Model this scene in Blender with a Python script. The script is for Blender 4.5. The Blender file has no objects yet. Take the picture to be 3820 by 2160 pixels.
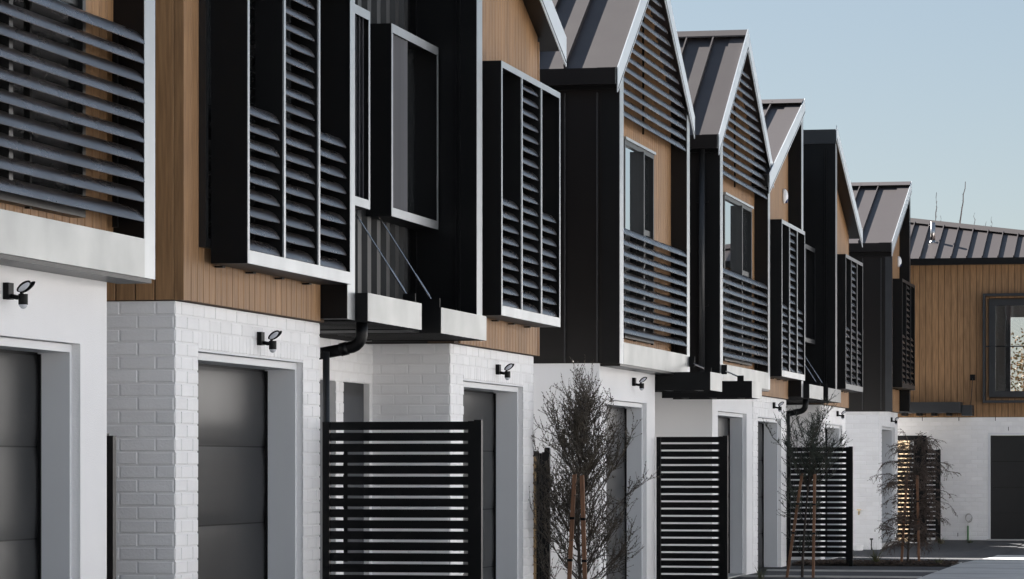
import bpy, bmesh, math, random
from mathutils import Vector, Matrix
random.seed(7)
R = math.radians
sc = bpy.context.scene
col = sc.collection

# ---------------------------------------------------------------- camera, sky, sun, exposure
CAM_Z = 1.5
cam_d = bpy.data.cameras.new('camera'); cam = bpy.data.objects.new('camera', cam_d); col.objects.link(cam)
cam.location = (0, 0, CAM_Z); cam.rotation_euler = (R(90), 0, R(12.145))
cam_d.sensor_width = 36; cam_d.lens = 117.8; cam_d.shift_y = 0.1715
cam_d.clip_start = 0.5; cam_d.clip_end = 2000
sc.camera = cam
SUN_EL, SUN_AZ = 34.0, 37.0            # azimuth measured from -X towards +Y
ce, se = math.cos(R(SUN_EL)), math.sin(R(SUN_EL))
to_sun = Vector((-math.cos(R(SUN_AZ)) * ce, math.sin(R(SUN_AZ)) * ce, se))
w = bpy.data.worlds.new('World'); sc.world = w; w.use_nodes = True
nt = w.node_tree
sky = nt.nodes.new('ShaderNodeTexSky'); sky.sky_type = 'NISHITA'; sky.sun_disc = False
sky.sun_elevation = R(SUN_EL); sky.sun_rotation = math.atan2(to_sun.x, to_sun.y)
sky.air_density = 1.0; sky.dust_density = 0.3; sky.ozone_density = 4.0
gam = nt.nodes.new('ShaderNodeGamma'); gam.inputs[1].default_value = 0.54     # thin even haze: evens the sky out
nt.links.new(sky.outputs[0], gam.inputs[0]); nt.links.new(gam.outputs[0], nt.nodes['Background'].inputs[0])
nt.nodes['Background'].inputs[1].default_value = 0.0515
sl = bpy.data.lights.new('sun', 'SUN'); sl.energy = 5.0; sl.angle = R(0.5); sl.color = (1, 0.955, 0.90)
so = bpy.data.objects.new('sun', sl); col.objects.link(so)
so.rotation_euler = to_sun.to_track_quat('Z', 'Y').to_euler(); so.location = (-40, 60, 40)
sc.view_settings.view_transform = 'Standard'; sc.view_settings.look = 'None'
sc.view_settings.exposure = 2.16; sc.view_settings.gamma = 1.0
sc.view_settings.use_curve_mapping = False

# ---------------------------------------------------------------- materials
def mat(name, rgb, rough=0.5, metal=0.0, spec=0.5, noise=0.0, nscale=6.0, stretch=(1, 1, 1), rnd=0.0,
        bump=0.0, bscale=60.0, bstretch=(1, 1, 1), rgb2=None, coat=0.0, rvar=0.0, bdist=0.01):
    m = bpy.data.materials.new(name); m.use_nodes = True
    t = m.node_tree; b = t.nodes['Principled BSDF']
    b.inputs['Roughness'].default_value = rough; b.inputs['Metallic'].default_value = metal
    b.inputs['Specular IOR Level'].default_value = spec
    if coat: b.inputs['Coat Weight'].default_value = coat; b.inputs['Coat Roughness'].default_value = 0.15
    tc = t.nodes.new('ShaderNodeTexCoord'); geo = t.nodes.new('ShaderNodeNewGeometry')
    info = t.nodes.new('ShaderNodeObjectInfo')
    def noise_node(scale, st, detail=5):
        mp = t.nodes.new('ShaderNodeMapping'); mp.inputs['Scale'].default_value = st
        add = t.nodes.new('ShaderNodeVectorMath'); add.operation = 'ADD'
        sclr = t.nodes.new('ShaderNodeVectorMath'); sclr.operation = 'SCALE'; sclr.inputs['Scale'].default_value = 13.0
        comb = t.nodes.new('ShaderNodeCombineXYZ')
        for k in range(3): t.links.new(info.outputs['Random'], comb.inputs[k])
        t.links.new(comb.outputs[0], sclr.inputs[0])
        t.links.new(geo.outputs['Position'], add.inputs[0])
        if rnd: t.links.new(sclr.outputs[0], add.inputs[1])
        t.links.new(add.outputs[0], mp.inputs['Vector'])
        n = t.nodes.new('ShaderNodeTexNoise'); n.inputs['Scale'].default_value = scale; n.inputs['Detail'].default_value = detail
        t.links.new(mp.outputs[0], n.inputs['Vector'])
        return n
    last = None
    mix = t.nodes.new('ShaderNodeMix'); mix.data_type = 'RGBA'
    c2 = rgb2 if rgb2 else tuple(c * (1 - noise) for c in rgb)
    mix.inputs[6].default_value = (*rgb, 1); mix.inputs[7].default_value = (*c2, 1)
    if noise or rgb2:
        n = noise_node(nscale, stretch)
        rmp = t.nodes.new('ShaderNodeMapRange'); rmp.inputs[1].default_value = 0.35; rmp.inputs[2].default_value = 0.65
        t.links.new(n.outputs[0], rmp.inputs[0]); t.links.new(rmp.outputs[0], mix.inputs[0])
        if rvar:
            rr = t.nodes.new('ShaderNodeMapRange'); rr.inputs[3].default_value = rough - rvar; rr.inputs[4].default_value = rough + rvar
            t.links.new(n.outputs[0], rr.inputs[0]); t.links.new(rr.outputs[0], b.inputs['Roughness'])
    else:
        mix.inputs[0].default_value = 0.0
    if rnd:
        hsv = t.nodes.new('ShaderNodeHueSaturation')
        mr = t.nodes.new('ShaderNodeMapRange'); mr.inputs[3].default_value = 1 - rnd; mr.inputs[4].default_value = 1 + rnd
        t.links.new(info.outputs['Random'], mr.inputs[0]); t.links.new(mr.outputs[0], hsv.inputs['Value'])
        t.links.new(mix.outputs[2], hsv.inputs['Color']); t.links.new(hsv.outputs[0], b.inputs['Base Color'])
    else:
        t.links.new(mix.outputs[2], b.inputs['Base Color'])
    if bump:
        n2 = noise_node(bscale, bstretch, 4)
        bp = t.nodes.new('ShaderNodeBump'); bp.inputs['Strength'].default_value = bump; bp.inputs['Distance'].default_value = bdist
        t.links.new(n2.outputs[0], bp.inputs['Height']); t.links.new(bp.outputs[0], b.inputs['Normal'])
    return m

M = {}
M['stucco'] = mat('white_render', (0.80, 0.797, 0.805), 0.85, noise=0.05, nscale=1.2, bump=0.25, bscale=120)
M['brick'] = mat('painted_brick', (0.81, 0.806, 0.814), 0.6, noise=0.04, nscale=5, rnd=0.035, bump=0.25, bscale=70)
M['mortar'] = mat('painted_mortar', (0.77, 0.767, 0.773), 0.7, bump=0.3, bscale=90)
M['lining'] = mat('grey_white_lining', (0.66, 0.675, 0.70), 0.5, noise=0.03, nscale=2)
M['wood'] = mat('cedar', (0.325, 0.181, 0.082), 0.6, rgb2=(0.215, 0.115, 0.050), nscale=9, stretch=(6, 6, 0.35), rnd=0.10, bump=0.2, bscale=40, bstretch=(6, 6, 0.2))
M['wood_dark'] = mat('cedar_backing', (0.06, 0.034, 0.018), 0.8)
M['black'] = mat('black_metal', (0.0036, 0.0037, 0.0043), 0.40, spec=0.22, noise=0.25, nscale=2.5, rvar=0.06, bump=0.03, bscale=1.5)
M['bronze'] = mat('bronze_black_cladding', (0.0052, 0.0040, 0.0040), 0.36, spec=0.28, noise=0.2, nscale=1.5, stretch=(1, 1, 0.3), bump=0.05, bscale=1.2)
M['matt_black'] = mat('matt_black', (0.0035, 0.0035, 0.004), 0.5, spec=0.2)
M['fence_black'] = mat('fence_black_powdercoat', (0.0025, 0.0025, 0.003), 0.4, spec=0.2)
M['silver_sheen'] = mat('silver_sky_sheen_trim', (0.455, 0.472, 0.487), 0.38, metal=0.85, noise=0.10, nscale=3.0, stretch=(1, 1, 0.5), rvar=0.08, bump=0.03, bscale=3)  # pale base carries the sky reflection of dark street-facing trim
M['fascia_sheen'] = mat('sky_sheen_fascia', (0.385, 0.393, 0.390), 0.42, metal=0.85, noise=0.13, nscale=2.2, rvar=0.1, bump=0.05, bscale=2)  # sky sheen of the dark fascias and sills, painted into the base
M['dark_trim'] = mat('dark_metal_trim', (0.028, 0.030, 0.034), 0.4, metal=0.3, noise=0.15, nscale=3)
M['mid_sheen'] = mat('mid_sky_sheen_trim', (0.23, 0.235, 0.24), 0.4, metal=0.8, noise=0.15, nscale=3)  # weaker painted sky sheen for trim on a farther house
M['blade'] = mat('charcoal_blade', (0.255, 0.225, 0.217), 0.28, metal=0.88, noise=0.30, nscale=2.2, stretch=(3, 1, 3), rvar=0.10, rnd=0.05, bump=0.06, bscale=1.6, bstretch=(1, 1, 1), bdist=0.02)
M['rib'] = mat('grey_rib', (0.018, 0.0185, 0.020), 0.42, spec=0.5)
M['door'] = mat('charcoal_door', (0.0065, 0.0067, 0.0078), 0.34, metal=0.06, spec=0.36, noise=0.12, nscale=1.2, rvar=0.05, bump=0.03, bscale=2.0)
M['door_entry'] = mat('slate_entry_door', (0.035, 0.039, 0.046), 0.45)
M['roof'] = mat('brown_steel_roof', (0.051, 0.0405, 0.0395), 0.50, spec=0.5, noise=0.12, nscale=3, rvar=0.06, bump=0.04, bscale=3)
M['glass'] = mat('window_glass', (0.15, 0.16, 0.17), 0.02, metal=0.9, spec=1.0, bump=0.02, bscale=1.0, bdist=0.02)
M['bright_sky_glass'] = mat('sky_reflection_glazing', (0.80, 0.82, 0.84), 0.02, metal=1.0, bump=0.02, bscale=1.0, bdist=0.02)  # bright sky reflection put into the base of chosen panes
M['barge'] = mat('sky_sheen_barge', (0.68, 0.715, 0.745), 0.42, metal=0.45, noise=0.06, nscale=3, bump=0.02, bscale=3)  # pale blue tone is reflected sky put into the colour
M['frame'] = mat('black_window_frame', (0.008, 0.0085, 0.0095), 0.4)
M['white_plastic'] = mat('white_plastic', (0.8, 0.8, 0.8), 0.4)
M['blue_lens'] = mat('blue_lens', (0.02, 0.03, 0.10), 0.2)
M['lens'] = mat('led_lens', (0.55, 0.57, 0.62), 0.25)
M['blind'] = mat('grey_blind', (0.085, 0.085, 0.095), 0.6, rnd=0.22)
M['steel'] = mat('stainless_steel', (0.62, 0.57, 0.54), 0.25, metal=1.0)
M['asphalt'] = mat('exposed_aggregate', (0.055, 0.056, 0.060), 0.85, rgb2=(0.032, 0.032, 0.035), nscale=40, bump=0.6, bscale=90)
M['concrete'] = mat('concrete', (0.50, 0.495, 0.48), 0.8, rgb2=(0.41, 0.405, 0.395), nscale=1.6, bump=0.15, bscale=60)
M['mulch'] = mat('bark_mulch', (0.060, 0.036, 0.022), 0.9, rgb2=(0.024, 0.016, 0.011), nscale=20)
M['soil'] = mat('soil', (0.022, 0.017, 0.013), 0.95, bump=0.6, bscale=30)
M['pine'] = mat('raw_pine', (0.34, 0.24, 0.125), 0.7, rgb2=(0.26, 0.17, 0.085), nscale=10, stretch=(6, 6, 0.4), rnd=0.08)
M['stake'] = mat('hardwood_stake', (0.23, 0.115, 0.062), 0.75, rgb2=(0.14, 0.068, 0.036), nscale=12, stretch=(5, 5, 0.4), rnd=0.1)
M['bark'] = mat('shrub_bark', (0.060, 0.046, 0.038), 0.9, noise=0.4, nscale=30)
M['leaf_a'] = mat('olive_dark_leaf', (0.072, 0.058, 0.040), 0.6, rgb2=(0.034, 0.026, 0.020), nscale=9)
M['leaf_b'] = mat('green_dark_leaf', (0.030, 0.040, 0.026), 0.6, rgb2=(0.014, 0.018, 0.014), nscale=9)
M['leaf_c'] = mat('brown_feathery_leaf', (0.095, 0.066, 0.050), 0.7, rgb2=(0.048, 0.032, 0.025), nscale=9)
M['grass'] = mat('tuft_leaf', (0.045, 0.065, 0.022), 0.55, rgb2=(0.10, 0.085, 0.035), nscale=14)
M['gold_leaf'] = mat('gold_leaf', (0.30, 0.13, 0.03), 0.6, rgb2=(0.08, 0.10, 0.03), nscale=8)
M['pale_bark'] = mat('pale_twig', (0.20, 0.16, 0.15), 0.8)
M['brass'] = mat('brass', (0.55, 0.38, 0.14), 0.35, metal=1.0)
M['green_pvc'] = mat('green_pvc', (0.10, 0.22, 0.10), 0.5)
M['room'] = mat('interior_paint', (0.42, 0.41, 0.40), 0.8)

# ---------------------------------------------------------------- mesh helpers
ORG = {}                                   # world origin of every object we parent to
class MB:
    def __init__(s): s.v = []; s.f = []; s.mi = []; s.cur = 0
    def add(s, vs, fs):
        o = len(s.v); s.v += [tuple(p) for p in vs]; s.f += [tuple(i + o for i in f) for f in fs]; s.mi += [s.cur] * len(fs); return s
    def box(s, x0, x1, y0, y1, z0, z1):
        x0, x1 = min(x0, x1), max(x0, x1); y0, y1 = min(y0, y1), max(y0, y1); z0, z1 = min(z0, z1), max(z0, z1)
        return s.add([(x0, y0, z0), (x1, y0, z0), (x1, y1, z0), (x0, y1, z0), (x0, y0, z1), (x1, y0, z1), (x1, y1, z1), (x0, y1, z1)],
                     [(3, 2, 1, 0), (4, 5, 6, 7), (0, 1, 5, 4), (1, 2, 6, 5), (2, 3, 7, 6), (3, 0, 4, 7)])
    def prism(s, a, b):                    # two matching polygons
        n = len(a)
        return s.add(list(a) + list(b), [tuple(range(n))[::-1], tuple(range(n, 2 * n))] + [(i, (i + 1) % n, n + (i + 1) % n, n + i) for i in range(n)])
    def px(s, poly, x0, x1): return s.prism([(x0, y, z) for y, z in poly], [(x1, y, z) for y, z in poly])
    def py(s, poly, y0, y1): return s.prism([(x, y0, z) for x, z in poly], [(x, y1, z) for x, z in poly])
    def pz(s, poly, z0, z1): return s.prism([(x, y, z0) for x, y in poly], [(x, y, z1) for x, y in poly])
    def tube(s, pts, r, n=8, r2=None, caps=True):
        pts = [Vector(p) for p in pts]; rings = []; m = len(pts)
        for i, p in enumerate(pts):
            d = (pts[min(i + 1, m - 1)] - pts[max(i - 1, 0)]).normalized()
            u = d.cross(Vector((0, 0, 1)));
            if u.length < 1e-3: u = d.cross(Vector((1, 0, 0)))
            u.normalize(); q = d.cross(u)
            rr = r if r2 is None else r + (r2 - r) * i / max(1, m - 1)
            rings.append([p + (u * math.cos(2 * math.pi * k / n) + q * math.sin(2 * math.pi * k / n)) * rr for k in range(n)])
        vs = [v for ring in rings for v in ring]
        fs = [(i * n + k, i * n + (k + 1) % n, (i + 1) * n + (k + 1) % n, (i + 1) * n + k) for i in range(m - 1) for k in range(n)]
        if caps: fs += [tuple(range(n))[::-1], tuple((m - 1) * n + k for k in range(n))]
        return s.add(vs, fs)
    def mesh(s, name, mats, off=(0, 0, 0), smooth=False, recalc=True):
        me = bpy.data.meshes.new(name)
        ox, oy, oz = off
        me.from_pydata([(x - ox, y - oy, z - oz) for x, y, z in s.v], [], s.f)
        for m in (mats if isinstance(mats, (list, tuple)) else [mats]): me.materials.append(M[m])
        if isinstance(mats, (list, tuple)): me.polygons.foreach_set('material_index', s.mi)
        if recalc:
            bm = bmesh.new(); bm.from_mesh(me); bmesh.ops.recalc_face_normals(bm, faces=bm.faces); bm.to_mesh(me); bm.free()
        if smooth: me.polygons.foreach_set('use_smooth', [True] * len(me.polygons))
        me.update(); return me
    def build(s, name, mats, parent=None, smooth=False, recalc=True, at=None, kind=None):
        off = ORG[parent.name] if parent else (at or (0, 0, 0))
        me = s.mesh(name, mats, off, smooth, recalc)
        o = bpy.data.objects.new(name, me); col.objects.link(o)
        if parent: o.parent = parent; ORG[o.name] = off
        else: o.location = off; ORG[o.name] = tuple(off)
        if kind: o['kind'] = kind
        return o
def thing(name, label, cat, loc, group=None):
    o = bpy.data.objects.new(name, None); col.objects.link(o); o.location = loc; ORG[o.name] = tuple(loc)
    o.empty_display_size = 0.2
    o['label'] = label; o['category'] = cat
    if group: o['group'] = group
    return o
def tag(o, label, cat, group=None):
    o['label'] = label; o['category'] = cat
    if group: o['group'] = group
    return o
def piece(name, me, parent, loc, rot=None):          # small piece sharing mesh data, placed in world coordinates
    o = bpy.data.objects.new(name, me); col.objects.link(o); o.parent = parent
    g = ORG[parent.name]; o.location = (loc[0] - g[0], loc[1] - g[1], loc[2] - g[2])
    if rot: o.rotation_euler = rot
    return o
def struct(o): o['kind'] = 'structure'; return o
def qbox(name, m, parent, *b): return MB().box(*b).build(name, m, parent)

# ---------------------------------------------------------------- shared pieces
_bm = {}
def brick_mesh(ori, L, H):
    k = (ori, round(L, 3), round(H, 3))
    if k not in _bm:
        p, c = 0.0062, 0.0045
        a = [(0, 0), (L, 0), (L, H), (0, H)]; b = [(c, c), (L - c, c), (L - c, H - c), (c, H - c)]
        pt = (lambda u, z, d: (d, u, z)) if ori == 'F' else (lambda u, z, d: (u, -d, z))
        mb = MB().add([pt(u, z, -0.003) for u, z in a] + [pt(u, z, p * .45) for u, z in a] + [pt(u, z, p) for u, z in b],
                      [(0, 1, 5, 4), (1, 2, 6, 5), (2, 3, 7, 6), (3, 0, 4, 7), (4, 5, 9, 8), (5, 6, 10, 9), (6, 7, 11, 10), (7, 4, 8, 11), (8, 9, 10, 11)])
        if ori != 'F': mb.f = [f for f in mb.f]
        me = mb.mesh('brick', 'brick', recalc=False)
        bm = bmesh.new(); bm.from_mesh(me)
        want = Vector((1, 0, 0)) if ori == 'F' else Vector((0, -1, 0))
        bm.faces.ensure_lookup_table(); bm.normal_update()
        if bm.faces[8].normal.dot(want) < 0: bmesh.ops.reverse_faces(bm, faces=bm.faces)
        bm.to_mesh(me); bm.free()
        _bm[k] = me
    return _bm[k]
CH = 0.086; NC = 29; Z0B = 0.038                    # course height, courses, first course
def brick_row(parent, ori, plane, a, b, z, h, off, step=0.24, L=0.2285):
    u = a - off
    while u < b - 0.02:
        s0, s1 = max(u, a), min(u + L, b)
        if s1 - s0 > 0.03:
            ln = round((s1 - s0) / 0.005) * 0.005
            d = random.uniform(-0.0015, 0.0012)
            zz = z + random.uniform(-0.0012, 0.0012)
            loc = (plane + d, s0, zz) if ori == 'F' else (s0, plane - d, zz)
            piece('brick', brick_mesh(ori, ln, h), parent, loc)
        u += step
def brick_wall(parent, ori, plane, a, b, c0=0, c1=NC, hole=None, zb=0.0, flip=False):
    """hole = (a, b, ztop)"""
    for i in range(c0, c1):
        z = zb + Z0B + CH * i + 0.005
        off = (0.0 if i % 2 else 0.12)
        segs = [(a, b)]
        if hole and z < hole[2] - 0.02: segs = [(a, hole[0]), (hole[1], b)]
        for k, (p, q) in enumerate(segs):
            if q - p > 0.04: brick_row(parent, ori, plane, p + 0.0, q, z, CH - 0.0115, off)
def rowlock(parent, ori, plane, a, b, z, h):
    n = round((b - a) / 0.083); st = (b - a) / n
    for k in range(n):
        u = a + k * st + 0.003
        piece('brick', brick_mesh(ori, round(st - 0.007, 3), round(h, 3)), parent, (plane + random.uniform(-.001, .001), u, z) if ori == 'F' else (u, plane, z))

_bl = {}
PROF = [(0.0, 0.0), (-0.003, 0.012), (-0.010, 0.026), (-0.024, 0.046), (-0.046, 0.065), (-0.075, 0.079), (-0.104, 0.087), (-0.130, 0.090)]
def blade_mesh(L, prof=PROF):
    k = round(L, 2)
    if k not in _bl:
        inn = [(x - 0.004, z - 0.007) for x, z in prof[::-1]]
        poly = prof + inn[:-1] + [(-0.006, -0.002)]
        mb = MB(); segs = 6; n = len(poly)
        vs = []
        for j in range(segs + 1):
            sag = 0.003 * math.sin(math.pi * j / segs)
            vs += [(x, L * j / segs, z - sag) for x, z in poly]
        fs = [(j * n + i, j * n + (i + 1) % n, (j + 1) * n + (i + 1) % n, (j + 1) * n + i) for j in range(segs) for i in range(n)]
        fs += [tuple(range(n)), tuple(segs * n + i for i in range(n))[::-1]]
        mb.add(vs, fs); me = mb.mesh('blade', 'blade')
        for p in me.polygons: p.use_smooth = len(p.vertices) == 4
        me.set_sharp_from_angle(angle=R(40)) if hasattr(me, 'set_sharp_from_angle') else None
        _bl[k] = me
    return _bl[k]
def blades(parent, X, y0, y1, z0, n, pitch=0.109):
    for i in range(n): piece('blade', blade_mesh(y1 - y0), parent, (X, y0, z0 + i * pitch)).scale = (1.1, 1, pitch / 0.109 * 1.08)
_bd = {}
def board_mesh(ori, W, cham=0.004):
    k = (ori, round(W, 3))
    if k not in _bd:
        t = 0.016
        sec = [(0, 0), (0, t - cham), (cham, t), (W - cham, t), (W, t - cham), (W, 0)]
        pts = [(d, u) for u, d in sec] if ori == 'F' else [(u, -d) for u, d in sec]
        _bd[k] = MB().pz(pts, 0, 1).mesh('board', 'wood')
    return _bd[k]
def boards(parent, ori, plane, a, b, zlo, ztop, pitch=0.126):
    n = max(1, round((b - a) / pitch)); st = (b - a) / n
    for k in range(n):
        u = a + k * st; zt = ztop(u + st / 2) if callable(ztop) else ztop
        o = piece('board', board_mesh(ori, round(st - 0.008, 3)), parent, (plane, u + 0.004, zlo) if ori == 'F' else (u + 0.004, plane, zlo))
        o.scale = (1, 1, zt - zlo)

def garage_door(t, X, ya, yb, ztop, reveal=0.045, jamb=0.19, z0=0.02):
    """lining, then a four-panel sectional door deep in the opening; wall face is at X"""
    xj = X - reveal; xd = X - reveal - jamb
    l = MB(); l.box(xd - 0.05, xj, ya - 0.0, ya + 0.04, z0, ztop - 0.05); l.box(xd - 0.05, xj, yb - 0.04, yb, z0, ztop - 0.05); l.box(xd - 0.05, xj, ya, yb, ztop - 0.05, ztop - 0.004)
    l.build('door_lining', 'lining', t)
    d = qbox('garage_door', 'matt_black', t, xd - 0.06, xd - 0.035, ya + 0.03, yb - 0.03, z0, ztop - 0.03)
    qbox('threshold', 'concrete', t, X - 0.35, X - 0.01, ya, yb, -0.06, z0 - 0.004)
    n = 4; h = (ztop - 0.06 - z0) / n
    vs = []; seg = 8
    for j in range(seg + 1):
        f = j / seg; bx = 0.006 * (1 - (2 * f - 1) ** 6) + 0.002 * math.sin(math.pi * f)
        for y in (0, (yb - ya) - 0.10): vs.append((bx, y, f * (h - 0.009)))
    fs = [(2 * j, 2 * j + 1, 2 * j + 3, 2 * j + 2) for j in range(seg)]
    me = MB().add(vs, fs).mesh('panel', 'door', smooth=True, recalc=False)
    if me.polygons[3].normal.x < 0: me.flip_normals()
    for k in range(n): piece('panel', me, d, (xd - 0.034, ya + 0.05, z0 + k * h))
    for yy in (ya + 0.0405, yb - 0.056): qbox('edge_seal', 'matt_black', d, xd - 0.034, xd - 0.012, yy, yy + 0.0155, z0, ztop - 0.06)
    return d

def louvre_box(t, my, v0, v1, z0, z1, Xw, Xf, trim='silver_sheen', cnt=(9, 20, 9), order=1):
    """three-bay louvre box hung in front of the timber wall"""
    y0, y1 = sorted((my(v0), my(v1)))
    fr = MB(); tk = 0.042
    fr.cur = 0
    fr.box(Xw + 0.05, Xf - 0.004, y0, y0 + 0.012, z0, z1); fr.box(Xw + 0.05, Xf - 0.004, y1 - 0.012, y1, z0, z1)
    fr.box(Xw + 0.05, Xf - 0.004, y0 + 0.012, y1 - 0.012, z1 - 0.012, z1); fr.box(Xw + 0.05, Xf - 0.004, y0 + 0.012, y1 - 0.012, z0, z0 + 0.012)
    box = fr.build('louvre_box', 'matt_black', t)
    e = MB(); e.box(Xf - 0.004, Xf, y0, y0 + tk, z0, z1); e.box(Xf - 0.004, Xf, y1 - tk, y1, z0, z1)
    e.box(Xf - 0.004, Xf, y0 + tk, y1 - tk, z1 - 0.055, z1); e.box(Xf - 0.004, Xf, y0 + tk, y1 - tk, z0, z0 + 0.085)
    w3 = (y1 - y0) / 3
    e.build('face_trim', trim, box)
    for k in (1, 2):
        qbox('mullion', [trim, 'matt_black'][0], box, Xf - 0.012, Xf - 0.001, y0 + k * w3 - 0.022, y0 + k * w3 + 0.022, z0 + 0.085, z1 - 0.055)
        qbox('bay_divider', 'matt_black', box, Xf - 0.20, Xf - 0.013, y0 + k * w3 - 0.02, y0 + k * w3 + 0.02, z0 + 0.012, z1 - 0.012)
    for k in range(3):
        a = y0 + k * w3 + (0.05 if k == 0 else 0.03); b = y0 + (k + 1) * w3 - (0.05 if k == 2 else 0.03)
        blades(box, Xf - 0.02, a, b - 0.02, z0 + 0.095, min(cnt[k], int((z1 - z0 - 0.2) / 0.109) + 1))
    # brackets under the box, fixed to the wall
    for k in range(4):
        yy = y0 + 0.25 + k * (y1 - y0 - 0.5) / 3
        qbox('bracket', 'matt_black', box, Xw + 0.005, Xw + 0.06, yy - 0.03, yy + 0.03, z0 - 0.012, z0 - 0.001)
    # dark window behind, with its surround
    win = MB(); a, b = y0 - 0.10, y1 - 0.12
    win.box(Xw, Xw + 0.045, a, a + 0.06, z0 + 0.10, z1 + 0.02); win.box(Xw, Xw + 0.045, b - 0.06, b, z0 + 0.10, z1 + 0.02)
    win.box(Xw, Xw + 0.045, a + 0.06, b - 0.06, z1 - 0.04, z1 + 0.02); win.box(Xw, Xw + 0.045, a + 0.06, b - 0.06, z0 + 0.10, z0 + 0.16)
    win.box(Xw, Xw + 0.045, (a + b) / 2 - 0.03, (a + b) / 2 + 0.03, z0 + 0.16, z1 - 0.04)
    wo = win.build('window', 'frame', t)
    qbox('pane', 'glass', wo, Xw + 0.018, Xw + 0.024, a + 0.06, (a + b) / 2 - 0.03, z0 + 0.16, z1 - 0.04)
    qbox('pane', 'glass', wo, Xw + 0.018, Xw + 0.024, (a + b) / 2 + 0.03, b - 0.06, z0 + 0.16, z1 - 0.04)
    return box

def seam_ribs(parent, x_front, x_back, y0, z0, y1, z1, first, pitch, h=0.055):
    """standing seams running up a slope from (y0,z0) to (y1,z1)"""
    L = math.hypot(y1 - y0, z1 - z0); ux, uz = (y1 - y0) / L, (z1 - z0) / L; s = 1 if y1 > y0 else -1
    nx, nz = -uz * s, ux * s
    me = MB().prism([(-0.009, 0, 0), (0.009, 0, 0), (0.009, nx * h, nz * h), (-0.009, nx * h, nz * h)],
                    [(-0.009, ux * L, uz * L), (0.009, ux * L, uz * L), (0.009, ux * L + nx * h, uz * L + nz * h), (-0.009, ux * L + nx * h, uz * L + nz * h)]).mesh('seam', 'roof')
    x = x_front - first
    while x > x_back:
        piece('seam', me, parent, (x, y0, z0)); x -= pitch

# ---------------------------------------------------------------- the setting
def gz(y):
    k = [(-60, 0.0), (51.0, 0.0), (53.5, -0.03), (58, -0.09), (62, -0.10), (66, -0.05), (69, -0.02), (400, -0.02)]
    for (a, za), (b, zb) in zip(k, k[1:]):
        if a <= y <= b: return za + (zb - za) * (y - a) / (b - a)
    return 0.0
def sheet(name, m, x0, x1, ys, dz):
    mb = MB(); n = len(ys)
    vs = [p for y in ys for p in ((x0, y, gz(y) + dz), (x1, y, gz(y) + dz))]
    mb.add(vs, [(2 * i, 2 * i + 1, 2 * i + 3, 2 * i + 2) for i in range(n - 1)])
    return struct(mb.build(name, m, recalc=False))
YS = [-60, 20, 40, 51, 53.5, 56, 58, 60, 62, 64, 66, 69, 75, 400]
gr = MB(); gx = [-400, -60, -20, -6.5, -4, 20, 60, 400]
gv = [(x, y, gz(y) - 0.012) for y in YS for x in gx]; n = len(gx)
gr.add(gv, [(j * n + i, j * n + i + 1, (j + 1) * n + i + 1, (j + 1) * n + i) for j in range(len(YS) - 1) for i in range(n - 1)])
struct(gr.build('ground', 'asphalt', recalc=False))
sheet('driveway', 'asphalt', -7.4, -4.05, [y for y in YS if y < 70] + [75], 0.0)
rd = sheet('concrete_lane', 'concrete', -4.05, 6.0, [-60, 40, 51, 53.5, 56, 58, 59.4], 0.012)
# lane slabs: saw-cut joints as recessed dark strips between slabs
for k, y in enumerate([41.0, 43.6, 46.2, 48.8, 51.4, 54.0, 56.6]):
    o = MB().box(-4.04, 5.99, y, y + 0.035, gz(y) - 0.02, gz(y) + 0.0135).build('saw_cut', 'soil', None); o.parent = rd
for (y, xa, xb) in ((47.15, -6.46, -4.05), (51.35, -6.46, -4.05)):
    struct(MB().box(xa, xb, y, y + 0.16, gz(y) - 0.1, gz(y) + 0.02).build('concrete_edging', 'concrete'))
struct(MB().box(-6.46, -4.05, 44.6, 44.76, -0.1, 0.02).build('concrete_edging', 'concrete'))

# ---------------------------------------------------------------- rendered gable townhouses
def entry_door(t, X, a, b, zt):
    d = qbox('entry_door', 'frame', t, X - 0.10, X - 0.05, a, b, 0.03, zt)
    qbox('door_leaf', 'door_entry', d, X - 0.049, X - 0.035, a + 0.06, b - 0.06, 0.04, zt - 0.11)
    qbox('pull_handle', 'matt_black', d, X - 0.034, X + 0.005, a + 0.12, a + 0.145, 0.7, 1.65)
    return d

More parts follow.
